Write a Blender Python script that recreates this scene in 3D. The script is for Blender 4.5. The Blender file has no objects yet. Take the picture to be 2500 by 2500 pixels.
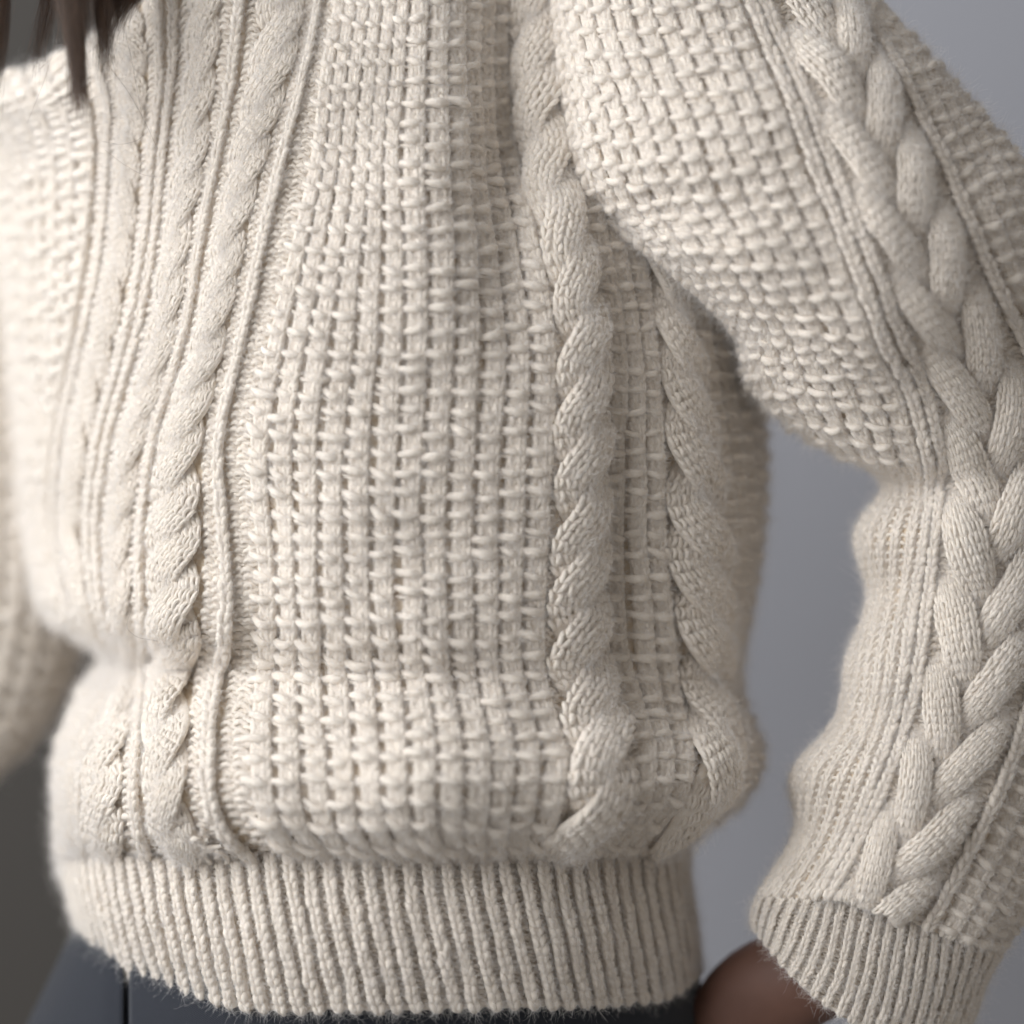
import bpy, math, random
import numpy as np

rng = np.random.default_rng(11)
random.seed(11)
scene = bpy.context.scene
COL = scene.collection

# ---------------------------------------------------------------- camera
CAM = np.array([0.0, -1.30, 1.15])
KPX = 0.5 / 2500.0            # metres per photo pixel at one metre (36 mm sensor, 72 mm lens)
cam_d = bpy.data.cameras.new('camera')
cam_d.lens = 72; cam_d.sensor_width = 36; cam_d.sensor_fit = 'HORIZONTAL'
cam_d.clip_start = 0.05; cam_d.clip_end = 50
cam_d.dof.use_dof = True
cam_d.dof.focus_distance = 1.335
cam_d.dof.aperture_fstop = 1.1
cam_d.dof.aperture_blades = 9
cam = bpy.data.objects.new('camera', cam_d)
cam.location = CAM
cam.rotation_euler = (math.radians(90), 0, 0)
COL.objects.link(cam)
scene.camera = cam

# ---------------------------------------------------------------- world, window light, exposure
w = bpy.data.worlds.new('World'); scene.world = w; w.use_nodes = True
bg = w.node_tree.nodes['Background']
bg.inputs[0].default_value = (1.0, 0.955, 0.905, 1)
bg.inputs[1].default_value = 0.22

def area(name, loc, target, sx, sy, power, col):
    l = bpy.data.lights.new(name, 'AREA'); l.shape = 'RECTANGLE'
    l.size = sx; l.size_y = sy; l.energy = power; l.color = col
    o = bpy.data.objects.new(name, l); COL.objects.link(o)
    o.location = loc
    from mathutils import Vector
    d = Vector(target) - Vector(loc)
    o.rotation_euler = d.to_track_quat('-Z', 'Y').to_euler()
    return o
area('window_light', (-1.86, -1.0, 1.95), (0.0, 0.05, 1.15), 2.0, 2.1, 86, (0.945, 0.97, 1.0))

vs_ = scene.view_settings
vs_.view_transform = 'Standard'; vs_.look = 'None'; vs_.exposure = 0.0; vs_.gamma = 1.0
vs_.use_curve_mapping = False
scene.cycles.max_bounces = 5
scene.cycles.diffuse_bounces = 4
scene.cycles.transmission_bounces = 3
scene.cycles.use_adaptive_sampling = True
scene.cycles.adaptive_threshold = 0.05
scene.cycles.use_denoising = True

# ---------------------------------------------------------------- helpers
def unproject(px, py, d):
    px, py, d = np.broadcast_arrays(np.asarray(px, float), np.asarray(py, float), np.asarray(d, float))
    return np.stack([CAM[0] + (px - 1250) * KPX * d, CAM[1] + d, CAM[2] + (1250 - py) * KPX * d], -1)

def tag(o, label=None, cat=None, kind=None, group=None):
    if label: o['label'] = label
    if cat: o['category'] = cat
    if kind: o['kind'] = kind
    if group: o['group'] = group
    return o

def empty(name, loc):
    o = bpy.data.objects.new(name, None); COL.objects.link(o); o.location = loc
    o.empty_display_size = 0.05
    return o

def mesh_obj(name, V, F, mat, parent=None, attr=None):
    """V (n,3) world coords, F (m,4) quads"""
    me = bpy.data.meshes.new(name)
    V = np.asarray(V, np.float32); F = np.asarray(F, np.int32)
    me.vertices.add(len(V)); me.vertices.foreach_set('co', V.ravel())
    m, k = F.shape
    me.loops.add(m * k); me.loops.foreach_set('vertex_index', F.ravel())
    me.polygons.add(m)
    me.polygons.foreach_set('loop_start', np.arange(0, m * k, k, dtype=np.int32))
    me.polygons.foreach_set('loop_total', np.full(m, k, np.int32))
    me.polygons.foreach_set('use_smooth', np.ones(m, bool))
    if attr is not None:
        a = me.attributes.new('yarn', 'FLOAT_VECTOR', 'POINT')
        a.data.foreach_set('vector', np.asarray(attr, np.float32).ravel())
    me.update(); me.validate()
    me.materials.append(mat)
    o = bpy.data.objects.new(name, me); COL.objects.link(o)
    if parent is not None:
        o.parent = parent
        top = parent
        off = np.zeros(3)
        while top is not None:
            off += np.array(top.location); top = top.parent
        o.location = -off          # vertices are in world coordinates
    return o

def cr(x, y, xq):
    """non-uniform Catmull-Rom (C1) interpolation, y (n,...)"""
    x = np.asarray(x, float); y = np.asarray(y, float); xq = np.asarray(xq, float)
    d = np.diff(y, axis=0) / np.diff(x).reshape((-1,) + (1,) * (y.ndim - 1))
    h = np.diff(x)
    m = np.empty_like(y)
    m[0] = d[0]; m[-1] = d[-1]
    for i in range(1, len(x) - 1):
        m[i] = (d[i - 1] * h[i] + d[i] * h[i - 1]) / (h[i] + h[i - 1])
    k = np.clip(np.searchsorted(x, xq, side='right') - 1, 0, len(x) - 2)
    t = ((xq - x[k]) / h[k]).reshape((-1,) + (1,) * (y.ndim - 1))
    hh = h[k].reshape(t.shape)
    return ((2*t**3 - 3*t**2 + 1) * y[k] + (t**3 - 2*t**2 + t) * hh * m[k]
            + (-2*t**3 + 3*t**2) * y[k + 1] + (t**3 - t**2) * hh * m[k + 1])

def gsm(a, s, axis, wrap=False):
    r = int(3 * s) + 1
    k = np.exp(-0.5 * (np.arange(-r, r + 1) / s) ** 2); k /= k.sum()
    a = np.moveaxis(a, axis, 0)
    p = np.concatenate([a[-r:], a, a[:r]]) if wrap else np.concatenate([2*a[:1] - a[1:r+1][::-1], a, 2*a[-1:] - a[-r-1:-1][::-1]])
    out = sum(k[i] * p[i:i + len(a)] for i in range(2 * r + 1))
    return np.moveaxis(out, 0, axis)

PX = 0.26e-3                     # one photo pixel in metres on the sweater

class Patch:
    """a cloth surface: grid P[v,u], u and v in photo-pixel sized units of cloth"""
    def __init__(s, U, V, P):
        s.U, s.V, s.P = U, V, P
        du = np.gradient(P, U, axis=1); dv = np.gradient(P, V, axis=0)
        n = np.cross(du, dv); n /= np.linalg.norm(n, axis=-1, keepdims=True) + 1e-12
        s.N = n
        sc = np.sqrt(np.linalg.norm(du, axis=-1) * np.linalg.norm(dv, axis=-1)) / PX
        s.S = np.clip(sc, 0.6, 1.25)
    periodic = False
    def flip(s): s.N = -s.N; return s
    def _bil(s, A, u, v):
        if s.periodic: u = s.U[0] + np.mod(u - s.U[0], s.U[-1] - s.U[0])
        fu = np.interp(u, s.U, np.arange(len(s.U))); fv = np.interp(v, s.V, np.arange(len(s.V)))
        i = np.minimum(fu.astype(int), len(s.U) - 2); j = np.minimum(fv.astype(int), len(s.V) - 2)
        a = fu - i; b = fv - j
        if A.ndim == 3: a = a[..., None]; b = b[..., None]
        return (A[j, i]*(1-a)*(1-b) + A[j, i+1]*a*(1-b) + A[j+1, i]*(1-a)*b + A[j+1, i+1]*a*b)
    def ev(s, u, v):
        return s._bil(s.P, u, v), s._bil(s.N, u, v), s._bil(s.S, u, v)

FUZZ = []        # (pos, normal, tangent)
FUZZ_DENS = 2.3e6   # fibres per square metre of yarn profile
class Bag:
    """collects yarn tubes for one mesh"""
    def __init__(s): s.v = []; s.a = []; s.f = []; s.n = 0
    def tubes(s, P, R, Nn, sides=6, flat=1.0, fuzz=0.12):
        # P (n,k,3) centre lines, R (n,k) radii, Nn (n,k,3) surface normals
        if len(P) == 0: return
        if len(P) > 1:      # stitches far round the back or well out of the frame are left out
            mid = P[:, P.shape[1] // 2]; nm = Nn[:, P.shape[1] // 2]; vw = CAM - mid; dist = -vw[:, 1]
            vw = vw / np.linalg.norm(vw, axis=1, keepdims=True)
            qx = 1250 + (mid[:, 0] - CAM[0]) / (KPX * dist); qy = 1250 - (mid[:, 2] - CAM[2]) / (KPX * dist)
            keep = ((nm * vw).sum(1) > -0.45) & (qx > -220) & (qx < 2720) & (qy > -220) & (qy < 2720)
            P, R, Nn = P[keep], R[keep], Nn[keep]
            if len(P) == 0: return
        n, k, _ = P.shape
        T = np.empty_like(P); T[:, 1:-1] = P[:, 2:] - P[:, :-2]; T[:, 0] = P[:, 1] - P[:, 0]; T[:, -1] = P[:, -1] - P[:, -2]
        T /= np.linalg.norm(T, axis=-1, keepdims=True) + 1e-12
        B = np.cross(T, Nn); B /= np.linalg.norm(B, axis=-1, keepdims=True) + 1e-9
        M = np.cross(B, T)
        th = np.arange(sides) / sides * 2 * np.pi
        c, sn = np.cos(th), np.sin(th)
        off = (M[:, :, None] * (c * flat)[None, None, :, None] + B[:, :, None] * sn[None, None, :, None])
        ring = P[:, :, None] + R[:, :, None, None] * off
        seg = np.linalg.norm(np.diff(P, axis=1), axis=-1)
        L = np.concatenate([np.zeros((n, 1)), np.cumsum(seg, 1)], 1) + rng.random((n, 1)) * 7
        at = np.empty((n, k, sides, 3))
        at[..., 0] = c * 0.5 * 1e-3 * 2; at[..., 1] = sn * 1e-3; at[..., 2] = L[:, :, None]
        at[..., 0:2] += (np.arange(n) % 97)[:, None, None, None] * 0.01
        s.v.append(ring.reshape(-1, 3)); s.a.append(at.reshape(-1, 3))
        base = (np.arange(n) * k * sides)[:, None, None] + (np.arange(k - 1) * sides)[None, :, None]
        j = np.arange(sides)[None, None]; j2 = (j + 1) % sides
        q = np.stack([base + j, base + j2, base + sides + j2, base + sides + j], -1).reshape(-1, 4)
        s.f.append(q + s.n); s.n += n * k * sides
        if fuzz > 0:
            area_ = (seg * (R[:, 1:] + R[:, :-1]) * 0.5).sum(1)
            m = rng.poisson(FUZZ_DENS * min(fuzz * 3, 1.6) * area_.sum())
            if m:
                a = rng.choice(n, m, p=area_ / area_.sum()); f = rng.random(m) * (k - 1); b = np.minimum(f.astype(int), k - 2); f = (f - b)[:, None]
                t2 = rng.uniform(-1.9, 1.9, m)
                Mi = M[a, b] * (1 - f) + M[a, b + 1] * f; Bi = B[a, b] * (1 - f) + B[a, b + 1] * f
                d = Mi * np.cos(t2)[:, None] + Bi * np.sin(t2)[:, None]
                c0 = P[a, b] * (1 - f) + P[a, b + 1] * f; r0 = R[a, b][:, None] * (1 - f) + R[a, b + 1][:, None] * f
                root = c0 + d * r0 * 0.85
                view = CAM - root; view /= np.linalg.norm(view, axis=1, keepdims=True)
                dist = root[:, 1] - CAM[1]; qx = 1250 + (root[:, 0] - CAM[0]) / (KPX * dist); qy = 1250 - (root[:, 2] - CAM[2]) / (KPX * dist)
                ns = Nn[a, b]
                # fibres on the outward side of each yarn, on the cloth that faces the room, in and near the frame
                ok = ((d * view).sum(1) > -0.25) & ((ns * view).sum(1) > -0.22) & (qx > -120) & (qx < 2620) & (qy > -120) & (qy < 2620)
                FUZZ.append((root[ok], d[ok], T[a, b][ok]))
    def build(s, name, mat, parent):
        if not s.v: return None
        return mesh_obj(name, np.concatenate(s.v), np.concatenate(s.f), mat, parent, np.concatenate(s.a))

def refine(T, n):
    T = np.asarray(T, float)
    return cr(np.arange(len(T)), T, np.linspace(0, len(T) - 1, n))

def place(bag, patch, cu, cv, tmpl, r, su=1.0, sv=1.0, rot=None, lift=0.0, dome=None, pts=6, sides=5, flat=1.0, jit=0.04, fuzz=0.12):
    """put a copy of a yarn template at every (cu, cv). tmpl rows: x, y, z, radius factor; r = yarn radius in px units"""
    cu = np.asarray(cu, float); cv = np.asarray(cv, float); n = len(cu)
    if n == 0: return
    T = refine(tmpl, pts)
    su = np.broadcast_to(su, (n,)); sv = np.broadcast_to(sv, (n,))
    x = T[None, :, 0] * su[:, None]; y = T[None, :, 1] * sv[:, None]
    j = rng.normal(0, jit, (n, 4))
    x = x + j[:, :1] * su[:, None]; y = y + j[:, 1:2] * sv[:, None]
    if rot is not None:
        c, s_ = np.cos(rot)[:, None], np.sin(rot)[:, None]
        x, y = x * c - y * s_, x * s_ + y * c
    u = cu[:, None] + x; v = cv[:, None] + y
    lift = np.broadcast_to(lift, (n,))[:, None]
    z = T[None, :, 2] * r + lift + j[:, 2:3] * r * 2
    if dome is not None: z = z + dome(u, v)
    P, N, S = patch.ev(u, v)
    P = P + N * (z * S * PX)[..., None]
    R = np.broadcast_to(T[None, :, 3], (n, pts)) * r * PX * S * (1 + j[:, 3:4] * 1.6)
    bag.tubes(P, R, N, sides, flat, fuzz)

# yarn templates: x, y in stitch widths and heights (y down), z and radius in yarn radii
LEG_L = np.array([[-0.01, 0.86, -0.95, 0.60], [-0.13, 0.46, 0.25, 0.96], [-0.25, 0.04, 0.62, 1.0], [-0.30, -0.36, 0.25, 0.95], [-0.22, -0.70, -1.0, 0.60]])
LEG_R = LEG_L * np.array([-1, 1, 1, 1])
PURL = np.array([[-0.62, 0.30, -1.1, 0.75], [-0.34, -0.02, 0.1, 0.95], [0.0, -0.16, 0.5, 1.0], [0.34, -0.02, 0.1, 0.95], [0.62, 0.30, -1.1, 0.75]])
PURL2 = PURL * np.array([1, -1, 1, 1])
BAR = np.array([[-0.66, -0.04, -0.75, 0.70], [-0.47, 0.0, 0.05, 0.85], [-0.26, 0.03, 0.75, 1.0], [-0.04, 0.05, 1.0, 1.12], [0.17, 0.04, 0.8, 1.0], [0.36, -0.05, -0.2, 0.62]])

def vstitch(bag, patch, cu, cv, w, h, r, lift=0.0, rot=None, dome=None, **k):
    place(bag, patch, cu, cv, LEG_L, r, w, h, rot, lift, dome, **k)
    place(bag, patch, cu, cv, LEG_R, r, w, h, rot, lift, dome, **k)

def spans(v0, v1, h):
    n = max(1, int(round((v1 - v0) / h)))
    return v0 + (np.arange(n) + 0.5) * (v1 - v0) / n, (v1 - v0) / n

def filling(b, patch, uc, v0, v1, radius, top, flat, n=150):
    vv = np.linspace(v0, v1, n); P, N, S = patch.ev(uc(vv), vv)
    P = P + N * ((top - radius * flat) * S * PX)[:, None]
    b.tubes(P[None], (np.full(n, radius) * PX * S)[None], N[None], 9, flat, 0.10)

def waffle_rib(name, patch, u0, u1, v0, v1, mat, parent, h=50, shift=0.0, lean=0.0, pitch=None):
    """one column of the waffle pattern between the lines u0(v) and u1(v)"""
    F0 = u0 if callable(u0) else (lambda v: np.full(np.shape(v), float(u0)))
    F1 = u1 if callable(u1) else (lambda v: np.full(np.shape(v), float(u1)))
    b = Bag()
    vv, hh = spans(v0, v1, h)
    vv = vv + shift + rng.normal(0, 2.6, len(vv)); n = len(vv)
    g, gh = spans(v0, v1, hh / 2)
    w = pitch or float(np.mean(F1(g) - F0(g)))
    wb = rng.normal(0, 0.035, 14)
    W = lambda v: F1(v) - F0(v)
    C = lambda v: 0.5 * (F0(v) + F1(v)) + np.interp(v, np.linspace(v0, v1, 14), wb) * W(v)
    # the rib's body, sunk ground stitches, one raised chain, one plump bar across per cell
    filling(b, patch, lambda v: C(v) - 0.07 * W(v), v0, v1, 0.33 * w, 0.15 * w, 0.70)
    filling(b, patch, lambda v: C(v) + 0.235 * W(v), v0, v1, 0.19 * w, 0.21 * w, 0.9)
    vstitch(b, patch, C(g) - 0.07 * W(g), g, W(g) * 0.52, gh, w * 0.14, lift=0.0, fuzz=0.3, pts=5, sides=4)
    vstitch(b, patch, C(g) + 0.235 * W(g), g, W(g) * 0.35, gh, w * 0.115, lift=0.09 * w, fuzz=0.4, pts=5, sides=5)
    place(b, patch, C(vv), vv, BAR, w * 0.165, W(vv) * (1 + rng.normal(0, 0.09, n)), hh, rng.normal(lean, 0.13, n), (0.085 + rng.normal(0, 0.035, n)) * w, None, pts=8, sides=7, fuzz=1.6, flat=0.9, jit=0.065)
    place(b, patch, C(vv) - 0.04 * W(vv), vv + hh * 0.17, BAR * np.array([0.95, 1, 0.6, 0.8]), w * 0.115, W(vv), hh, rng.normal(lean, 0.07, n), 0.03 * w, None, pts=6, sides=5, fuzz=0.4)
    return b.build(name, mat, parent)

def v_column(bag, patch, uc, v0, v1, w, h, r, lift):
    vv, hh = spans(v0, v1, h)
    wob = np.interp(vv, np.linspace(v0, v1, 22), rng.normal(0, 0.06 * w, 22))
    vstitch(bag, patch, uc + wob, vv, w, hh, r, lift, fuzz=0.5, jit=0.06)

def knit_ridge(name, patch, us, v0, v1, w, mat, parent, h=23, lift=9.0):
    b = Bag()
    for uc in us: v_column(b, patch, uc, v0, v1, w, h, w * 0.26, lift)
    # the cord's filling
    vv = np.linspace(v0, v1, 160); c = np.mean(us)
    P, N, S = patch.ev(np.full(160, c), vv)
    P = P + N * ((lift - w * 0.06) * S * PX)[:, None]
    b.tubes(P[None], (np.full(160, w * 0.36 + 0.42 * (max(us) - min(us))) * PX * S)[None], N[None], 8, 0.85, 0.5)
    return b.build(name, mat, parent)

def purl_column(name, patch, uc, v0, v1, w, mat, parent, h=21, lift=-3.0):
    """reverse stocking stitch: narrow staggered bumps over a channel w wide"""
    b = Bag(); k = max(1, int(round(w / 21.0))); cw = w / k
    filling(b, patch, lambda v: np.full(np.shape(v), uc), v0, v1, w * 0.52, lift - 1.0, min(0.5, 5.0 / max(w * 0.5, 1)))
    for c in range(k):
        vv, hh = spans(v0, v1, h); n = len(vv); vv = vv + (c % 2) * hh * 0.5
        u_ = np.full(n, uc + (c + 0.5 - k / 2) * cw)
        place(b, patch, u_, vv - hh * .22, PURL, hh * 0.29, cw * 0.95, hh, None, lift, None, fuzz=0.3, jit=0.09, pts=5, sides=5)
        place(b, patch, u_ + cw * 0.5, vv + hh * .22, PURL2, hh * 0.26, cw * 0.9, hh, None, lift - 2, None, fuzz=0.1, jit=0.09, pts=5, sides=4)
    return b.build(name, mat, parent)

def cable_strand(name, patch, uc, v0, v1, A, W, Pp, phase, hand, mat, parent, ncol=5, h=20, B=16.0, base=7.0, dome_h=17.0, relief=None, lowcut=-0.8):
    """one strand of a rope cable: a flattened helix of jersey stitches. hand=+1 leans like /"""
    b = Bag()
    m = 600
    vv = np.linspace(v0, v1, m); wob = np.interp(vv, np.linspace(v0, v1, 12), rng.normal(0, 2.2, 12))
    def path(v):
        ph = 2 * np.pi * v / Pp + phase + 0.25*np.sin(v/173.0 + phase)
        s_, c_ = np.sin(ph), np.cos(ph)
        return uc - hand * A * s_ + np.interp(v, vv, wob), base + B * c_, c_
    x, z, c_ = path(vv)
    fade = np.clip((v1 - vv) / 110.0, 0, 1); fade = fade * fade * (3 - 2 * fade)
    if relief is not None: fade = fade * relief(vv)
    z = z * fade - 6 * (1 - np.minimum(fade, 1))
    du = np.gradient(x, vv)
    arc = np.concatenate([[0], np.cumsum(np.sqrt(np.diff(x) ** 2 + np.diff(vv) ** 2))])
    n = int(arc[-1] / h); a = (np.arange(n) + 0.5) * arc[-1] / n
    v = np.interp(a, arc, vv); xx = np.interp(v, vv, x); zz = np.interp(v, vv, z); cc = np.interp(v, vv, c_)
    slope = np.interp(v, vv, du)
    rot = -np.arctan(slope)
    wst = 2 * W / ncol
    for k in range(ncol):
        o = (k - (ncol - 1) / 2) * wst
        e = o / W
        ok = cc + 0.0 * e > lowcut
        d = dome_h * math.sqrt(max(0.0, 1 - e * e)) * np.interp(v, vv, 0.35 + 0.65 * fade)
        lat_u, lat_v = np.cos(rot), np.sin(rot)
        cu = xx + o * lat_u; cv = v + o * lat_v * 0.9
        # V's lean into the dome: outer columns are tilted down
        tilt = -e * 0.55
        TL = LEG_L.copy(); TR = LEG_R.copy()
        for T in (TL, TR): T[:, 2] += T[:, 0] * wst / (wst * 0.27) * tilt
        sel = np.where(ok & (cv > v0 - 8) & (cv < v1 + 8))[0]
        for T in (TL, TR):
            place(b, patch, cu[sel], cv[sel], T, wst * 0.29, wst * 1.0, h * 1.02, rot[sel], (zz + d)[sel] - wst * 0.03, None, pts=6, sides=5, jit=0.05, fuzz=0.3)
    # filling of the strand
    P, N, S = patch.ev(x, vv)
    P = P + N * (z * S * PX)[:, None]
    b.tubes(P[None], (np.full(m, W * 0.98) * (0.5 + 0.5 * np.minimum(fade, 1)) * PX * S)[None], N[None], 14, min(1.0, dome_h * 0.96 / W), 0.15)
    return b.build(name, mat, parent)

def backing(name, patch, mat, parent, depth=13.0, su=3, sv=3, u0=None, u1=None):
    U = patch.U[::su]; V = patch.V[::sv]
    if U[-1] != patch.U[-1]: U = np.append(U, patch.U[-1])
    if V[-1] != patch.V[-1]: V = np.append(V, patch.V[-1])
    uu, vv = np.meshgrid(U, V)
    P, N, S = patch.ev(uu, vv)
    P = P - N * (depth * S * PX)[..., None]
    nv, nu = uu.shape
    i = np.arange(nv - 1)[:, None] * nu + np.arange(nu - 1)[None]
    F = np.stack([i, i + 1, i + nu + 1, i + nu], -1).reshape(-1, 4)
    at = np.stack([uu * PX, vv * PX, uu * 0], -1).reshape(-1, 3)
    return mesh_obj(name, P.reshape(-1, 3), F, mat, parent, at)

# ---------------------------------------------------------------- materials
def nodes(name):
    m = bpy.data.materials.new(name); m.use_nodes = True
    nt = m.node_tree; return m, nt, nt.nodes['Principled BSDF']

def wool(name, col, sheen=0.08, bump=0.4):
    m, nt, p = nodes(name); N = nt.nodes; L = nt.links
    at = N.new('ShaderNodeAttribute'); at.attribute_name = 'yarn'
    mp = N.new('ShaderNodeMapping'); mp.inputs['Scale'].default_value = (2600, 2600, 420)
    L.new(at.outputs['Vector'], mp.inputs['Vector'])
    n1 = N.new('ShaderNodeTexNoise'); n1.inputs['Scale'].default_value = 1.0; n1.inputs['Detail'].default_value = 3
    L.new(mp.outputs[0], n1.inputs['Vector'])
    tc = N.new('ShaderNodeTexCoord')
    n2 = N.new('ShaderNodeTexNoise'); n2.inputs['Scale'].default_value = 55; n2.inputs['Detail'].default_value = 4
    L.new(tc.outputs['Object'], n2.inputs['Vector'])
    n3 = N.new('ShaderNodeTexNoise'); n3.inputs['Scale'].default_value = 900; n3.inputs['Detail'].default_value = 2
    L.new(tc.outputs['Object'], n3.inputs['Vector'])
    add = N.new('ShaderNodeMath'); add.operation = 'ADD'
    L.new(n1.outputs['Fac'], add.inputs[0]); L.new(n3.outputs['Fac'], add.inputs[1])
    mx = N.new('ShaderNodeMix'); mx.data_type = 'RGBA'
    mx.inputs['A'].default_value = (col[0]*0.93, col[1]*0.91, col[2]*0.88, 1)
    mx.inputs['B'].default_value = (min(1, col[0]*1.04), min(1, col[1]*1.05), min(1, col[2]*1.07), 1)
    L.new(n2.outputs['Fac'], mx.inputs['Factor'])
    mx2 = N.new('ShaderNodeMix'); mx2.data_type = 'RGBA'; mx2.blend_type = 'MULTIPLY'; mx2.inputs['Factor'].default_value = 0.35
    L.new(mx.outputs['Result'], mx2.inputs['A'])
    rp = N.new('ShaderNodeValToRGB'); rp.color_ramp.elements[0].position = 0.30; rp.color_ramp.elements[0].color = (0.72, 0.70, 0.66, 1)
    rp.color_ramp.elements[1].position = 0.62; rp.color_ramp.elements[1].color = (1, 1, 1, 1)
    L.new(n1.outputs['Fac'], rp.inputs['Fac']); L.new(rp.outputs['Color'], mx2.inputs['B'])
    L.new(mx2.outputs['Result'], p.inputs['Base Color'])
    bp = N.new('ShaderNodeBump'); bp.inputs['Strength'].default_value = bump; bp.inputs['Distance'].default_value = 0.0006
    L.new(add.outputs[0], bp.inputs['Height']); L.new(bp.outputs[0], p.inputs['Normal'])
    p.inputs['Roughness'].default_value = 0.85
    p.inputs['Specular IOR Level'].default_value = 0.15
    p.inputs['Sheen Weight'].default_value = sheen
    p.inputs['Sheen Roughness'].default_value = 0.6
    p.inputs['Sheen Tint'].default_value = (1, 0.97, 0.93, 1)
    return m
CREAM = (0.88, 0.805, 0.715)  # yarn bodies warmer than the fibres: warm crevice shade put into the colour
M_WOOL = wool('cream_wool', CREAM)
M_BACK = wool('cream_wool_warm_shade', (0.86, 0.73, 0.56), 0.05)  # backing: warm scattered shade of the gaps painted into its colour

def fibre(name, col, rough=0.45, spec=0.5):
    m, nt, p = nodes(name)
    p.inputs['Base Color'].default_value = (*col, 1); p.inputs['Roughness'].default_value = rough
    p.inputs['Specular IOR Level'].default_value = spec
    return m
def wool_fibre():
    m = bpy.data.materials.new('wool_fibre'); m.use_nodes = True; nt = m.node_tree; N = nt.nodes; L = nt.links
    N.remove(N['Principled BSDF'])
    hi = N.new('ShaderNodeHairInfo'); rp = N.new('ShaderNodeValToRGB')
    rp.color_ramp.elements[0].color = (0.905, 0.868, 0.832, 1); rp.color_ramp.elements[1].color = (0.965, 0.948, 0.935, 1)
    L.new(hi.outputs['Random'], rp.inputs['Fac'])
    d = N.new('ShaderNodeBsdfDiffuse'); t = N.new('ShaderNodeBsdfTranslucent'); g = N.new('ShaderNodeBsdfGlossy'); g.inputs['Roughness'].default_value = 0.35
    L.new(rp.outputs['Color'], d.inputs['Color']); L.new(rp.outputs['Color'], t.inputs['Color'])
    x = N.new('ShaderNodeMixShader'); x.inputs[0].default_value = 0.40; L.new(d.outputs[0], x.inputs[1]); L.new(t.outputs[0], x.inputs[2])
    y = N.new('ShaderNodeMixShader'); y.inputs[0].default_value = 0.05; L.new(x.outputs[0], y.inputs[1]); L.new(g.outputs[0], y.inputs[2])
    L.new(y.outputs[0], N['Material Output'].inputs['Surface'])
    return m
M_FUZZ = wool_fibre()

# ================================================================ walls (setting)
def plain_wall(name, col, pts):
    m, nt, p = nodes(name + '_paint'); N = nt.nodes; L = nt.links
    tc = N.new('ShaderNodeTexCoord'); n = N.new('ShaderNodeTexNoise'); n.inputs['Scale'].default_value = 3; n.inputs['Detail'].default_value = 5
    L.new(tc.outputs['Object'], n.inputs['Vector'])
    mx = N.new('ShaderNodeMix'); mx.data_type = 'RGBA'
    mx.inputs['A'].default_value = (*[c * 0.95 for c in col], 1); mx.inputs['B'].default_value = (*[c * 1.05 for c in col], 1)
    L.new(n.outputs['Fac'], mx.inputs['Factor']); L.new(mx.outputs['Result'], p.inputs['Base Color'])
    n2 = N.new('ShaderNodeTexNoise'); n2.inputs['Scale'].default_value = 400
    L.new(tc.outputs['Object'], n2.inputs['Vector'])
    b = N.new('ShaderNodeBump'); b.inputs['Strength'].default_value = 0.15; b.inputs['Distance'].default_value = 0.001
    L.new(n2.outputs['Fac'], b.inputs['Height']); L.new(b.outputs[0], p.inputs['Normal'])
    p.inputs['Roughness'].default_value = 0.8
    o = mesh_obj(name, pts, [[0, 1, 2, 3]], m)
    tag(o, kind='structure')
    return o
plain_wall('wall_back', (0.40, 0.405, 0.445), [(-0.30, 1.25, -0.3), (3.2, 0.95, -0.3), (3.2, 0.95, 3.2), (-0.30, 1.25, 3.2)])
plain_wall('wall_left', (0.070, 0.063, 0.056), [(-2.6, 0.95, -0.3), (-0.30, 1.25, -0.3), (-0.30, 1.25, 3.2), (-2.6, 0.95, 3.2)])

# ================================================================ sweater
D0 = 1.30
sweater = empty('sweater', (0.0, 0.12, 0.82))
tag(sweater, 'cream wool cable-knit sweater with ribbed hem and cuffs, worn with arm bent', 'sweater')

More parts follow.
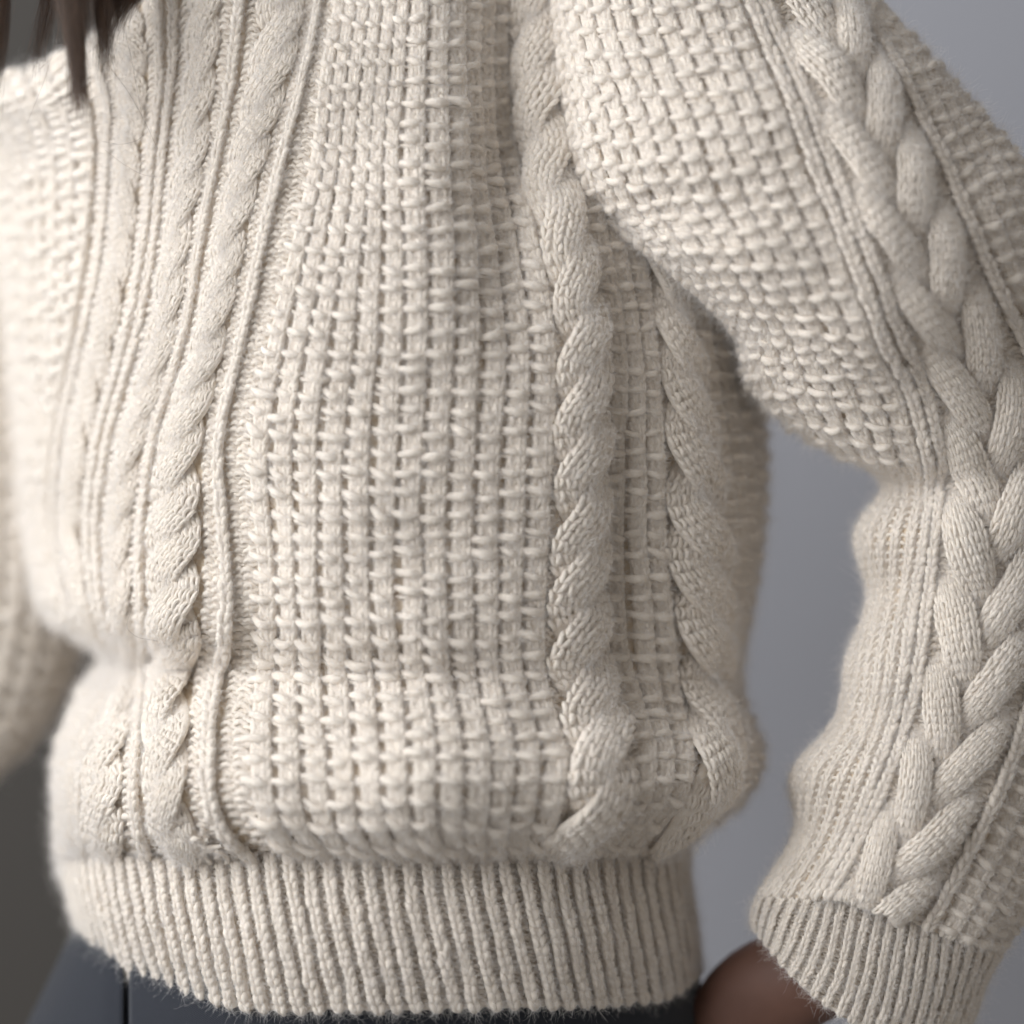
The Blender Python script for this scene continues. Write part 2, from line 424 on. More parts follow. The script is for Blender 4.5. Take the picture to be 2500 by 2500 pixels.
# ---- torso landmarks: for each row the lines that the knitted columns follow
TV = np.array([-170, -90, 150, 400, 600, 800, 1100, 1350, 1500, 1620, 1720, 1850, 1960, 2040, 2105, 2160], float)
TX = [
 [-150, 180, 480, 540, 675, 780, 812, 845, 1010, 1247, 1360, 1470, 1545, 1620],
 [-110, 190, 470, 538, 650, 758, 795, 832, 1005, 1245, 1362, 1480, 1560, 1640],
 [-60, 232, 455, 530, 615, 722, 748, 785, 988, 1238, 1370, 1500, 1590, 1680],
 [-15, 238, 425, 498, 558, 645, 685, 752, 975, 1272, 1392, 1540, 1630, 1740],
 [10, 222, 402, 463, 518, 596, 640, 706, 982, 1325, 1440, 1570, 1660, 1790],
 [30, 188, 370, 430, 480, 556, 600, 655, 985, 1354, 1482, 1600, 1690, 1830],
 [54, 128, 288, 348, 395, 495, 537, 602, 972, 1348, 1482, 1618, 1742, 1857],
 [80, 128, 262, 318, 372, 497, 552, 620, 967, 1339, 1475, 1625, 1775, 1846],
 [125, 168, 275, 325, 375, 488, 555, 622, 972, 1332, 1478, 1640, 1775, 1822],
 [262, 275, 305, 335, 374, 476, 550, 620, 982, 1332, 1488, 1650, 1772, 1800],
 [205, 232, 285, 324, 368, 462, 526, 612, 990, 1350, 1520, 1662, 1772, 1806],
 [146, 166, 215, 306, 363, 456, 515, 605, 1000, 1385, 1555, 1690, 1800, 1850],
 [143, 160, 202, 303, 368, 458, 525, 612, 1005, 1372, 1530, 1665, 1765, 1806],
 [148, 165, 207, 312, 385, 485, 565, 650, 1020, 1342, 1452, 1580, 1670, 1718],
 [160, 180, 222, 328, 420, 530, 640, 720, 1060, 1320, 1410, 1520, 1620, 1662],
 [168, 190, 235, 345, 440, 555, 665, 745, 1080, 1330, 1415, 1520, 1615, 1655]]
TX = np.array(TX, float)
TY = np.repeat(TV[:, None], 14, 1)
TY[0, :3] = [230, 120, -130]; TY[1, :3] = [262, 165, -70]; TY[2, :3] = [335, 265, 160]; TY[3, :2] = [440, 410]
TY[9, :3] = [1600, 1605, 1612]; TY[10, :3] = [1700, 1705, 1712]
TY[-4:, 12:] += np.array([[-8, -14], [-22, -32], [-40, -55], [-40, -55]])
TY[-2:, :2] += 6; TY[-1] -= 10

def gauss2(px, py, cx, cy, sx, sy): return np.exp(-0.5 * (((px - cx) / sx) ** 2 + ((py - cy) / sy) ** 2))
_LT = np.random.default_rng(77).normal(0, 1, (64, 64))
def lump(x, y):
    """smooth value noise: the small unevenness of hand-knitted cloth"""
    i = np.floor(x).astype(int); j = np.floor(y).astype(int); a = x - i; b = y - j
    a = a * a * (3 - 2 * a); b = b * b * (3 - 2 * b)
    g = lambda p, q: _LT[p % 64, q % 64]
    return g(i, j)*(1-a)*(1-b) + g(i+1, j)*a*(1-b) + g(i, j+1)*(1-a)*b + g(i+1, j+1)*a*b
def torso_mod(px, py, v):
    d = 0.030 * gauss2(px, py, 1240, 330, 62, 270)
    d += -0.012 * gauss2(px, py, 1040, 420, 120, 330)
    d += 0.034 * gauss2(px, py, 285, 1635, 150, 50)
    d += 0.015 * gauss2(px, py, 760, 1640, 480, 52)
    d += -0.033 * np.exp(-0.5 * ((v - 1925) / 92.0) ** 2)
    d += -0.008 * gauss2(px, py, 430, 1420, 130, 180)
    d += 0.008 * gauss2(px, py, 640, 1500, 60, 220)
    d += 0.012 * gauss2(px, py, 1490, 1350, 40, 300)
    d += 0.050 * np.clip((v - 2030) / 110.0, 0, 1) ** 1.4
    d += 0.055 * np.clip((850 - py) / 1000.0, 0, 1) ** 1.2
    d += 0.07 * np.clip((-20 - v) / 150.0, 0, 1) ** 1.5 * np.clip((420 - px) / 200.0, 0, 1)
    d += lump(px / 95.0, py / 120.0) * 0.0009 + lump(px / 260.0 + 9, py / 190.0 + 4) * 0.0035
    # over the far shoulder the cloth turns away
    return d
def torso_B(v): return np.interp(v, [-170, 300, 900, 1600, 2105], [0.13, 0.155, 0.17, 0.165, 0.14])

def build_torso():
    VV = np.arange(-170, 2160.1, 5.0)
    X = cr(TV, TX, VV); Y = cr(TV, TY, VV)              # (nv,14)
    nseg = 24
    idx = np.linspace(0, 13, 13 * nseg + 1)
    Xd = cr(np.arange(14), X.T, idx).T; Yd = cr(np.arange(14), Y.T, idx).T
    Xd = np.maximum.accumulate(Xd, axis=1)
    xl, xr = X[:, :1], X[:, -1:]
    xc, hw = (xl + xr) / 2, (xr - xl) / 2
    B = torso_B(VV)[:, None]
    # front, with extra samples towards the turn of the silhouettes
    th = np.linspace(0, 1, 41)
    rows = []
    nb = 60
    land_u = []
    for r in range(len(VV)):
        x = Xd[r]; y = Yd[r]
        t = np.clip((x - xc[r]) / hw[r], -1, 1)
        # dense in the turning ends
        xi = np.unique(np.concatenate([np.linspace(0, len(x) - 1, 1500), (len(x) - 1) * (1 - np.cos(np.linspace(0, np.pi, 1500))) / 2]))
        xs = np.interp(xi, np.arange(len(x)), x); ys = np.interp(xi, np.arange(len(x)), y)
        ts = np.clip((xs - xc[r]) / hw[r], -1, 1)
        Bs = np.where(ts < 0, B[r] * np.interp(VV[r], [1250, 1650], [1.75, 1.22]), B[r])
        d = D0 + Bs * (1 - np.sqrt(1 - ts * ts)) + torso_mod(xs, ys, VV[r])
        P = unproject(xs, ys, d)
        # round the back
        dl, dr = d[0] - D0 - B[r] * 1.0, d[-1] - D0 - B[r]
        ysh = np.interp(VV[r], [-170, 700], [420, 0])
        a = np.linspace(0, np.pi / 2, 40)[1:]
        bx = xc[r] + hw[r] * np.cos(a); bd = D0 + B[r] + B[r] * 0.9 * np.sin(a) + dr * np.cos(a)
        PR = unproject(bx, np.interp(a, [0, np.pi/2], [ys[-1], VV[r] + ysh]), bd)
        bx = xc[r] - hw[r] * np.cos(a); bd = D0 + B[r] + B[r] * 0.9 * np.sin(a) + dl * np.cos(a)
        PL = unproject(bx, np.interp(a, [0, .4, np.pi/2], [ys[0], ys[0] + ysh * 0.5, max(ys[0] + ysh * 0.5, VV[r] + ysh)]), bd)[::-1]
        rows.append((PL, P, PR, xi))
    # arc length of every landmark segment, averaged over the rows, gives u
    nL = 15
    seglen = np.zeros(15)
    for PL, P, PR, xi in rows:
        A = np.concatenate([[0], np.cumsum(np.linalg.norm(np.diff(P, axis=0), axis=1))])
        am = np.interp(np.arange(14) * nseg, xi, A)
        seglen[1:14] += np.diff(am)
        seglen[0] += np.linalg.norm(np.diff(PL, axis=0), axis=1).sum(); seglen[14] += np.linalg.norm(np.diff(PR, axis=0), axis=1).sum()
    seglen /= len(rows) * PX
    UL = np.concatenate([[0], np.cumsum(seglen)])
    UL -= UL[1]
    counts = np.maximum(4, (seglen / 5).astype(int))
    U = np.concatenate([np.linspace(UL[i], UL[i + 1], counts[i], endpoint=False) for i in range(15)] + [[UL[-1]]])
    G = np.empty((len(VV), len(U), 3))
    for r, (PL, P, PR, xi) in enumerate(rows):
        allP = np.concatenate([PL, P, PR])
        A = np.concatenate([[0], np.cumsum(np.linalg.norm(np.diff(allP, axis=0), axis=1))])
        A0 = A[len(PL)]; A1 = A[len(PL) + len(P) - 1]
        am = np.interp(np.arange(14) * nseg, xi, A[len(PL):len(PL) + len(P)])
        knots = np.concatenate([[0], am, [A[-1]]])
        s = np.interp(U, UL, knots)
        # ease the knots so that stitch widths change gradually
        s = gsm(s[:, None], 3.0, 0)[:, 0]; s[0] = 0; s[-1] = A[-1]
        for c in range(3): G[r, :, c] = np.interp(s, A, allP[:, c])
    G = gsm(G, 2.0, 0); G = gsm(G, 1.5, 1)
    return Patch(U, VV, G), UL
torso, UL = build_torso()
_, n0, _ = torso.ev(np.array([UL[9]]), np.array([1000.0]))
if n0[0, 1] > 0: torso.flip()
# UL index: 0 back, 1 left turn, 2 end of far waffle, 3/4 cable A, 5/6 cable B, 7 ridge, 8 waffle, 9 middle, 10 cable C, 11, 12/13 cable D, 14 right turn, 15 back
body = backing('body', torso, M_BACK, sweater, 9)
V0, V1 = -165, 2135
def ribs(patch, u0, u1, n, v0, v1, parent, **k):
    e = np.linspace(u0, u1, n + 1)
    for i in range(n):
        waffle_rib('waffle_rib', patch, e[i], e[i + 1], v0, v1, M_WOOL, parent, shift=rng.normal(0, 6.0), **k)
ribs(torso, UL[8], UL[9], 6, V0, V1, body, lean=0.28)
ribs(torso, UL[9], UL[10], 6, V0, V1, body, lean=0.06)
wS = UL[12] - UL[11]; ribs(torso, UL[11], UL[12], 3, V0, V1, body)
wR = UL[14] - UL[13] + 130; ribs(torso, UL[13], UL[14] + 130, max(3, int(round(wR / 50))), V0, V1, body)
ribs(torso, UL[1] - 130, UL[2], max(4, int(round((UL[2] - UL[1] + 130) / 58))), V0, V1, body)
def cable(patch, ua, ub, v0, v1, Pp, hand, parent, ncol=5, ph=0.0, h=20, fa=0.205, fw=0.325, **k):
    c = (ua + ub) / 2; wd = ub - ua
    for s_ in (0, 1):
        cable_strand('cable_strand', patch, c, v0, v1, wd * fa, wd * fw, Pp, ph + math.pi * s_, hand, M_WOOL, parent, ncol=ncol, h=h, **k)
cable(torso, UL[10], UL[11], V0, V1, 285, +1, body, 4, 0.4, h=21)
cable(torso, UL[12], UL[13], V0, V1, 300, -1, body, 5, 1.3, h=21)
cable(torso, UL[5], UL[6], V0, V1, 235, +1, body, 5, 0.9, B=12, base=6, dome_h=13, relief=lambda v: np.interp(v, [500, 1250], [0.55, 1.1]))
cable(torso, UL[3], UL[4], V0, V1, 240, +1, body, 4, 2.0, B=6, base=3, dome_h=6)
for ue in (UL[10], UL[11], UL[12], UL[13]):
    purl_column('purl_column', torso, ue, V0, V1, 26, M_WOOL, body, lift=-5)
# ridges and purl channels between them
g45 = UL[5] - UL[4]
knit_ridge('knit_ridge', torso, [UL[4] + g45 * 0.5], V0, V1, min(26, g45 * 0.5), M_WOOL, body, lift=7)
purl_column('purl_column', torso, UL[4] + g45 * 0.12, V0, V1, g45 * 0.3, M_WOOL, body)
purl_column('purl_column', torso, UL[5] - g45 * 0.12, V0, V1, g45 * 0.3, M_WOOL, body)
knit_ridge('knit_ridge', torso, [UL[7]], V0, V1, 30, M_WOOL, body, lift=9)
a, b_ = UL[6] + 2, UL[7] - 14
purl_column('purl_column', torso, (a + b_) / 2, V0, V1, (b_ - a), M_WOOL, body, lift=-4)
a, b_ = UL[7] + 14, UL[8] - 2
purl_column('purl_column', torso, a + (b_ - a) * 0.28, V0, V1, (b_ - a) * 0.52, M_WOOL, body, lift=-6)
purl_column('purl_column', torso, a + (b_ - a) * 0.76, V0, V1, (b_ - a) * 0.52, M_WOOL, body, lift=-4)
# the plain channel with fine ridges between the far waffle and cable A
g23 = UL[3] - UL[2]
at23 = lambda f: UL[2] + g23 * f
purl_column('purl_column', torso, at23(0.05), V0, V1, g23 * 0.10, M_WOOL, body)
knit_ridge('knit_ridge', torso, [at23(0.15)], V0, V1, min(24, g23 * 0.1), M_WOOL, body, lift=5)
purl_column('purl_column', torso, at23(0.22), V0, V1, g23 * 0.08, M_WOOL, body)
cable(torso, at23(0.26), at23(0.60), V0, V1, 240, -1, body, 4, 0.5, B=4, base=2, dome_h=5)
purl_column('purl_column', torso, at23(0.64), V0, V1, g23 * 0.08, M_WOOL, body)
knit_ridge('knit_ridge', torso, [at23(0.74)], V0, V1, min(24, g23 * 0.1), M_WOOL, body, lift=5)
knit_ridge('knit_ridge', torso, [at23(0.86)], V0, V1, min(24, g23 * 0.1), M_WOOL, body, lift=5)
purl_column('purl_column', torso, at23(0.96), V0, V1, g23 * 0.10, M_WOOL, body)

# ---- a pilled knot where the front cable runs into the hem
b = Bag(); kr = np.random.default_rng(21)
for c in range(24):
    t = np.linspace(0, 2 * np.pi * kr.uniform(0.45, 0.8), 14) + kr.uniform(0, 6.28)
    rx, ry = kr.uniform(10, 24), kr.uniform(5, 12); al = kr.uniform(0, 3.14)
    x = np.cos(t) * rx; y = np.sin(t) * ry
    u_ = UL[6] + kr.normal(-5, 36) + x * np.cos(al) - y * np.sin(al); v_ = kr.normal(2052, 22) + x * np.sin(al) + y * np.cos(al)
    P, N, S = torso.ev(u_, v_)
    P = P + N * ((kr.uniform(6, 24) + 5 * np.sin(t * 1.5 + c)) * PX)[:, None]
    b.tubes(P[None], (np.interp(np.arange(14), [0, 3, 10, 13], [.5, 1, 1, .5]) * kr.uniform(6, 10) * PX)[None], N[None], 6, 1.0, 3.0)
b.build('pilled_knot', M_WOOL, body)

# ---- ribbed hem
def ellipse_tube(xl, xr, yfun, B, dtop, arcn=720):
    """one closed row: px,py,depth of a flattened ring, sampled by equal arc length from the left turn over the front"""
    xc, hw = (xl + xr) / 2, (xr - xl) / 2
    a = np.linspace(-np.pi / 2, 1.5 * np.pi, 2000)
    x = xc + hw * np.sin(a); d = dtop + np.where((np.sin(a) < 0) & (np.cos(a) > 0), B * 1.22 * (1 - np.cos(a)), np.where(np.cos(a) > 0, B * (1 - np.cos(a)), np.where(np.sin(a) < 0, B * 1.22, B) - B * 0.85 * np.cos(a)))
    P = unproject(x, yfun(x), d + lump(x / 110.0 + 3, np.full_like(x, 5.5)) * 0.002)
    A = np.concatenate([[0], np.cumsum(np.linalg.norm(np.diff(P, axis=0), axis=1))])
    s = np.linspace(0, A[-1], arcn)
    return np.stack([np.interp(s, A, P[:, c]) for c in range(3)], -1), A[-1]
HB_x = [160, 229, 308, 440, 572, 704, 836, 1020, 1240, 1416, 1548, 1650, 1697]
HB_y = [2290, 2340, 2378, 2413, 2455, 2468, 2466, 2466, 2458, 2455, 2446, 2422, 2376]
def hem_patch():
    vs = np.arange(0, 361, 8.0); rows = []
    for v in vs:
        f = v / 360
        xl = np.interp(f, [0, .25, .5, .75, 1], [158, 168, 182, 203, 229]); xr = np.interp(f, [0, .3, .6, 1], [1662, 1668, 1684, 1697])
        yt = lambda x: np.interp(x, [160, 300, 700, 1200, 1500, 1662], [2100, 2090, 2080, 2076, 2062, 2040]) + 9 * lump(np.asarray(x, float) / 70.0, np.full(np.shape(x), 2.5))
        yb = lambda x: cr(HB_x, np.array(HB_y, float), np.clip(x, 160, 1697))
        yy = lambda x: yt(x) * (1 - f) + yb(x) * f
        d = D0 + 0.018 - 0.010 * math.sin(math.pi * f) 
        R, L = ellipse_tube(xl, xr, yy, 0.14, d)
        rows.append(R)
    G = np.array(rows); G = gsm(G, 2.0, 1); G = gsm(G, 1.5, 0)
    U = np.linspace(0, L / PX, G.shape[1])
    return Patch(U, vs, G)
hem = hem_patch()
_, n0, _ = hem.ev(np.array([hem.U[-1] * 0.25]), np.array([150.0]))
if n0[0, 1] > 0: hem.flip()
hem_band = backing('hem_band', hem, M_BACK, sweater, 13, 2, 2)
def rib_band(patch, u0, u1, n, v0, v1, parent, h, edge=True, kw=0.60, lift=0.20, puff=0.0):
    e = np.linspace(u0, u1, n + 1); w = e[1] - e[0]
    for i in range(n):
        b = Bag(); uc = (e[i] + e[i + 1]) / 2
        vv, hh = spans(v0, v1, h); vv = vv + rng.normal(0, 0.8)
        wig = np.interp(vv, np.linspace(v0, v1, 6), rng.normal(0, 0.03 * w, 6))
        ul = uc + wig
        lf = lift * w + np.interp(vv, np.linspace(v0, v1, 7), rng.normal(0, 0.03 * w, 7))
        vstitch(b, patch, ul, vv, w * kw, hh * 1.06, w * 0.165, lf, fuzz=0.6, jit=0.055)
        m = len(vv)
        place(b, patch, np.full(m, e[i]), vv - hh * .2, PURL, hh * 0.25, w * 0.5, hh, None, -0.12 * w, None, fuzz=0.1, jit=0.08, pts=5, sides=5)
        place(b, patch, np.full(m, e[i]), vv + hh * .25, PURL2, hh * 0.22, w * 0.5, hh, None, -0.16 * w, None, fuzz=0.0, jit=0.08, pts=5, sides=4)
        q = 60; vq = np.linspace(v0, v1, q); P, N, S = patch.ev(np.full(q, uc), vq)
        P = P + N * ((lift - 0.05) * w * S * PX)[:, None]
        b.tubes(P[None], (np.full(q, w * 0.255) * PX * S)[None], N[None], 9, 0.85, 0.15)
        if edge:   # cast-on loops at the edge
            place(b, patch, [uc, e[i]], [v1 - 5, v1 - 6], PURL2, w * 0.16, w * 0.62, hh * 0.7, None, [0.02 * w, -0.1 * w], None, fuzz=1.5, jit=0.06)
        b.build('rib', M_WOOL, parent)
nh = int(round(hem.U[-1] / 49))
rib_band(hem, hem.U[0], hem.U[-1] * 0.62, int(round(nh * 0.62)), 2, 358, hem_band, 20)
rib_band(hem, hem.U[-1] * 0.90, hem.U[-1], int(round(nh * 0.10)), 2, 358, hem_band, 20)

# ---- sleeve with the bent arm
SX = { # s0 edge, s2 ridge, s3 cable left, s4 cable middle, s5 cable right, s6 second ridge, s7 outer turn
 0: [(1340, -120), (1745, -150), (1845, -155), (1935, -160), (1985, -165), (1998, -168), (2008, -170)],
 1: [(1365, 0), (1800, -10), (1890, -20), (1985, -30), (2050, -40), (2068, -45), (2082, -50)],
 2: [(1385, 200), (1878, 185), (1960, 155), (2052, 130), (2135, 115), (2168, 108), (2215, 95)],
 3: [(1445, 460), (1962, 400), (2038, 350), (2118, 343), (2226, 308), (2275, 292), (2365, 262)],
 4: [(1655, 655), (2068, 640), (2140, 590), (2209, 563), (2320, 520), (2375, 500), (2530, 440)],
 5: [(1808, 805), (2138, 836), (2215, 770), (2297, 748), (2394, 704), (2455, 685), (2620, 620)],
 6: [(1850, 955), (2200, 945), (2275, 910), (2368, 895), (2470, 870), (2540, 855), (2690, 820)],
 7: [(1985, 1068), (2240, 1085), (2310, 1045), (2405, 1029), (2520, 1005), (2590, 1000), (2730, 985)],
 8: [(2160, 1165), (2262, 1185), (2325, 1160), (2418, 1155), (2540, 1145), (2610, 1145), (2735, 1145)],
 9: [(2090, 1310), (2246, 1310), (2312, 1310), (2415, 1305), (2540, 1305), (2608, 1310), (2725, 1315)],
 10: [(2122, 1445), (2228, 1425), (2303, 1430), (2407, 1429), (2530, 1445), (2597, 1455), (2710, 1470)],
 11: [(2070, 1614), (2191, 1614), (2285, 1610), (2376, 1614), (2490, 1645), (2552, 1665), (2670, 1700)],
 12: [(2052, 1755), (2165, 1760), (2250, 1755), (2336, 1773), (2440, 1810), (2502, 1835), (2625, 1885)],
 13: [(1936, 1895), (2115, 1905), (2190, 1920), (2257, 1954), (2360, 1995), (2422, 2025), (2560, 2085)],
 14: [(1946, 2030), (2060, 2050), (2128, 2055), (2187, 2090), (2290, 2135), (2348, 2165), (2500, 2225)],
 15: [(1852, 2188), (1975, 2195), (2046, 2195), (2110, 2213), (2215, 2245), (2280, 2275), (2440, 2325)]}
SA = np.array([SX[i] for i in range(16)], float)
# half depth and centre depth of the tube along the arm
S_a = np.array([.060, .064, .070, .074, .078, .078, .074, .068, .056, .066, .058, .066, .058, .066, .055, .047])
S_c = np.array([.095, .085, .070, .058, .058, .070, .090, .100, .100, .100, .095, .090, .085, .085, .080, .075]) + D0
def tube_patch(A, a_, c_, step=5.0, folds=None):
    ctr = A[:, 3] if A.shape[1] > 5 else A[:, A.shape[1] // 2]
    dl = np.linalg.norm(np.diff(ctr, axis=0), axis=1); Vk = np.concatenate([[0], np.cumsum(dl)])
    VV = np.arange(0, Vk[-1] + 0.1, step); VV[-1] = Vk[-1]
    L = cr(Vk, A, VV); aa = cr(Vk, a_, VV); cc = cr(Vk, c_, VV)
    nl = A.shape[1]
    rows = []; seg = np.zeros(nl - 1); bl = 0
    for r in range(len(VV)):
        ii = (nl - 1) * (1 - np.cos(np.linspace(0, np.pi, 2000))) / 2
        xy = cr(np.arange(nl), L[r], ii)
        e0, e1 = L[r, 0], L[r, -1]; ax = (e1 - e0); t = ((xy - e0) @ ax) / (ax @ ax); t = np.clip(t, 0, 1)
        d = cc[r] - aa[r] * np.sqrt(np.clip(1 - (2 * t - 1) ** 2, 0, 1))
        P = unproject(xy[:, 0], xy[:, 1], d)
        q = np.linspace(0, np.pi, 200)[1:]
        tb = 0.5 + 0.5 * np.cos(q)
        Pb = unproject(e0[0] + ax[0] * tb, e0[1] + ax[1] * tb, cc[r] + aa[r] * np.sin(q))
        Aall = np.concatenate([P, Pb]); S = np.concatenate([[0], np.cumsum(np.linalg.norm(np.diff(Aall, axis=0), axis=1))])
        kn = np.concatenate([np.interp(np.arange(nl), ii, S[:len(P)]), [S[-1]]])
        rows.append((Aall, S, kn))
    kn = np.mean([x[2] for x in rows], 0) / PX
    cnt = np.maximum(6, (np.diff(kn) / 5).astype(int))
    U = np.concatenate([np.linspace(kn[i], kn[i + 1], cnt[i], endpoint=False) for i in range(nl)] + [[kn[-1]]])
    G = np.empty((len(VV), len(U), 3))
    for r, (Aall, S, k2) in enumerate(rows):
        s = np.interp(U, kn, k2)
        s = gsm(s[:, None], 3.0, 0)[:, 0]; s[0] = 0; s[-1] = S[-1]
        for c in range(3): G[r, :, c] = np.interp(s, S, Aall[:, c])
    if folds is not None: G = folds(G, U, VV, kn, Vk)
    G = gsm(G, 2.0, 0)
    G2 = gsm(G[:, :-1], 2.0, 1, wrap=True); G = np.concatenate([G2, G2[:, :1]], 1)
    return Patch(U, VV, G), kn, Vk
def sleeve_folds(G, U, VV, kn, Vk):
    """soft creases at the bend of the elbow and the unevenness of the knit"""
    uu, vv = np.meshgrid(U, VV)
    g = lambda cu, cv, su, sv: np.exp(-0.5 * (((uu - cu) / su) ** 2 + ((vv - cv) / sv) ** 2))
    d = 0.014 * g(kn[0] + 20, Vk[8], 240, 36) + 0.006 * g(kn[0] + 60, Vk[10], 90, 40) + 0.007 * g(kn[0] + 60, Vk[12] - 20, 90, 42)
    d += 0.010 * g(kn[0] + 60, Vk[3] + 60, 120, 40) - 0.006 * g(kn[0] + 90, Vk[4] - 40, 140, 45)
    d += lump(uu / 120.0 + 20, vv / 130.0 + 7) * 0.0018 + lump(uu / 260.0 + 2, vv / 210.0 + 17) * 0.004
    G = G.copy(); G[..., 1] += d
    return G
slv, SU, SVk = tube_patch(SA, S_a, S_c, folds=sleeve_folds)
_, n0, _ = slv.ev(np.array([SU[3]]), np.array([800.0]))
if n0[0, 1] > 0: slv.flip()
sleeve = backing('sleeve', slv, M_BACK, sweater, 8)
tag(sleeve, 'sleeve on the bent arm with a wide plaited cable down it')
sv0, sv1 = 4, slv.V[-1] - 2
slv.periodic = True; slv.S = np.clip(slv.S, 0.85, 1.1)
def stretch(patch, ua, ub):
    m_ = (patch.U >= ua) & (patch.U <= ub)
    g_ = PX / (np.linalg.norm(np.gradient(patch.P, patch.U, axis=1), axis=-1)[:, m_].mean(1) + 1e-9)
    g_ = gsm(np.clip(g_, 0.6, 4.0)[:, None], 10, 0)[:, 0]
    return lambda v: np.interp(v, patch.V, g_)
gl = stretch(slv, SU[0] + 30, SU[1]); gr = stretch(slv, SU[5], SU[6] - 20)
def running_ribs(patch, base, sign, g, n, pitch, v0, v1, parent, h):
    for k in range(n):
        f = lambda j: (lambda v: base + sign * pitch * j * g(v))
        e0, e1 = (f(k), f(k + 1)) if sign > 0 else (f(k + 1), f(k))
        waffle_rib('waffle_rib', patch, e0, e1, v0, v1, M_WOOL, parent, h=h, shift=rng.normal(0, 6.0), pitch=pitch)
elb = SVk[8] - 60
running_ribs(slv, SU[1], -1, gl, 12, 55, sv0, elb, sleeve, 46)
b = Bag(); v_column(b, slv, SU[0] + 16, sv0, SVk[5], 42, 26, 11, 10)
filling(b, slv, lambda v: np.full(np.shape(v), SU[0] + 16), sv0, SVk[5], 18, 14, 0.9)
b.build('armhole_edge', M_WOOL, sleeve)
def close_ribs(patch, base, sign, g, n, pitch, v0, v1, parent, h):
    for k in range(n):
        b = Bag(); C = lambda v, k=k: base + sign * pitch * (k + 0.5) * g(v)
        vv, hh = spans(v0, v1, h)
        filling(b, patch, C, v0, v1, pitch * 0.46, 0.16 * pitch, 0.55)
        vstitch(b, patch, C(vv), vv, pitch * 0.66 * g(vv), hh, pitch * 0.16, lift=0.03 * pitch, fuzz=0.6, jit=0.06)
        place(b, patch, C(vv) - sign * 0.5 * pitch * g(vv), vv, PURL, hh * 0.25, pitch * 0.42 * g(vv), hh, None, -0.10 * pitch, None, fuzz=0.2, jit=0.08, pts=5, sides=5)
        b.build('knit_rib', M_WOOL, parent)
close_ribs(slv, SU[1], -1, gl, 9, 40, elb, sv1, sleeve, 22)
rw = (SU[2] - SU[1])
knit_ridge('knit_ridge', slv, [SU[1] + rw * 0.22], sv0, sv1, rw * 0.34, M_WOOL, sleeve, lift=8)
knit_ridge('knit_ridge', slv, [SU[1] + rw * 0.62], sv0, sv1, rw * 0.34, M_WOOL, sleeve, lift=8)
purl_column('purl_column', slv, SU[1] + rw * 0.9, sv0, sv1, rw * 0.26, M_WOOL, sleeve)
def plait_lobe(patch, uc, side, v0, L, Xo, W, B, dome_h, parent, ncol=5, h=22):
    """one lobe of the plait: a band of jersey stitches that rises at the outer edge and dives under at the middle seam"""
    b = Bag(); m = 90
    t = np.linspace(0, 1, m); vv = v0 + L * t
    x = uc + side * Xo * (1.16 - 1.10 * t ** 1.05)
    z = -15 + B * np.sin(np.pi * np.clip(0.03 + 0.95 * t, 0, 1)) ** 0.9 - 3 * t
    wp = np.interp(t, [0, 0.12, 0.35, 0.7, 0.9, 1], [0.40, 0.72, 1.0, 1.0, 0.70, 0.35])
    arc = np.concatenate([[0], np.cumsum(np.sqrt(np.diff(x) ** 2 + np.diff(vv) ** 2))])
    n = int(arc[-1] / h); a_ = (np.arange(n) + 0.5) * arc[-1] / n
    v = np.interp(a_, arc, vv); ii = lambda q: np.interp(v, vv, q)
    rot = -np.arctan(np.interp(v, vv, np.gradient(x, vv))); wst = 2 * W / ncol
    for k in range(ncol):
        o = (k - (ncol - 1) / 2) * wst; e_ = o / W
        d = dome_h * math.sqrt(1 - e_ * e_) * ii(wp)
        cu = ii(x) + o * np.cos(rot) * ii(wp); cv = v + o * np.sin(rot) * ii(wp)
        ok = (cv > 2) & (cv < patch.V[-1] - 2)
        for T in (LEG_L.copy(), LEG_R.copy()):
            T[:, 2] += T[:, 0] / 0.27 * (-e_ * 0.55)
            place(b, patch, cu[ok], cv[ok], T, wst * 0.29, wst * ii(wp)[ok], h * 1.02, rot[ok], (ii(z) + d)[ok] - wst * 0.05, None, pts=6, sides=5, jit=0.05, fuzz=0.3)
    q = (vv > 0) & (vv < patch.V[-1])
    if q.sum() > 4:
        P, N, S = patch.ev(x[q], vv[q]); P = P + N * (z[q] * S * PX)[:, None]
        b.tubes(P[None], (W * 0.97 * wp[q] * PX * S)[None], N[None], 14, min(1.0, dome_h * 0.95 / W), 0.15)
    b.build('cable_lobe', M_WOOL, parent)
wl = SU[3] - SU[2]; wr_ = SU[4] - SU[3]
for i in range(-1, int(slv.V[-1] / 205) + 1):
    plait_lobe(slv, SU[3] + 2, -1, i * 205 + 20, 275, wl * 0.86, 44, 30, 20, sleeve)
    plait_lobe(slv, SU[3] - 2, +1, i * 205 + 122, 275, wr_ * 0.84, 45, 30, 20, sleeve)
purl_column('purl_column', slv, SU[3] - wl * 0.5, sv0, sv1, wl * 1.0, M_WOOL, sleeve, lift=-5)
purl_column('purl_column', slv, SU[3] + wr_ * 0.5, sv0, sv1, wr_ * 1.0, M_WOOL, sleeve, lift=-5)
rw = (SU[5] - SU[4])
knit_ridge('knit_ridge', slv, [SU[4] + rw * 0.55], sv0, sv1, min(34, rw * 0.5), M_WOOL, sleeve, lift=8)
purl_column('purl_column', slv, SU[4] + rw * 0.15, sv0, sv1, rw * 0.35, M_WOOL, sleeve)
running_ribs(slv, SU[5], +1, gr, 5, 58, sv0, sv1, sleeve, 48)

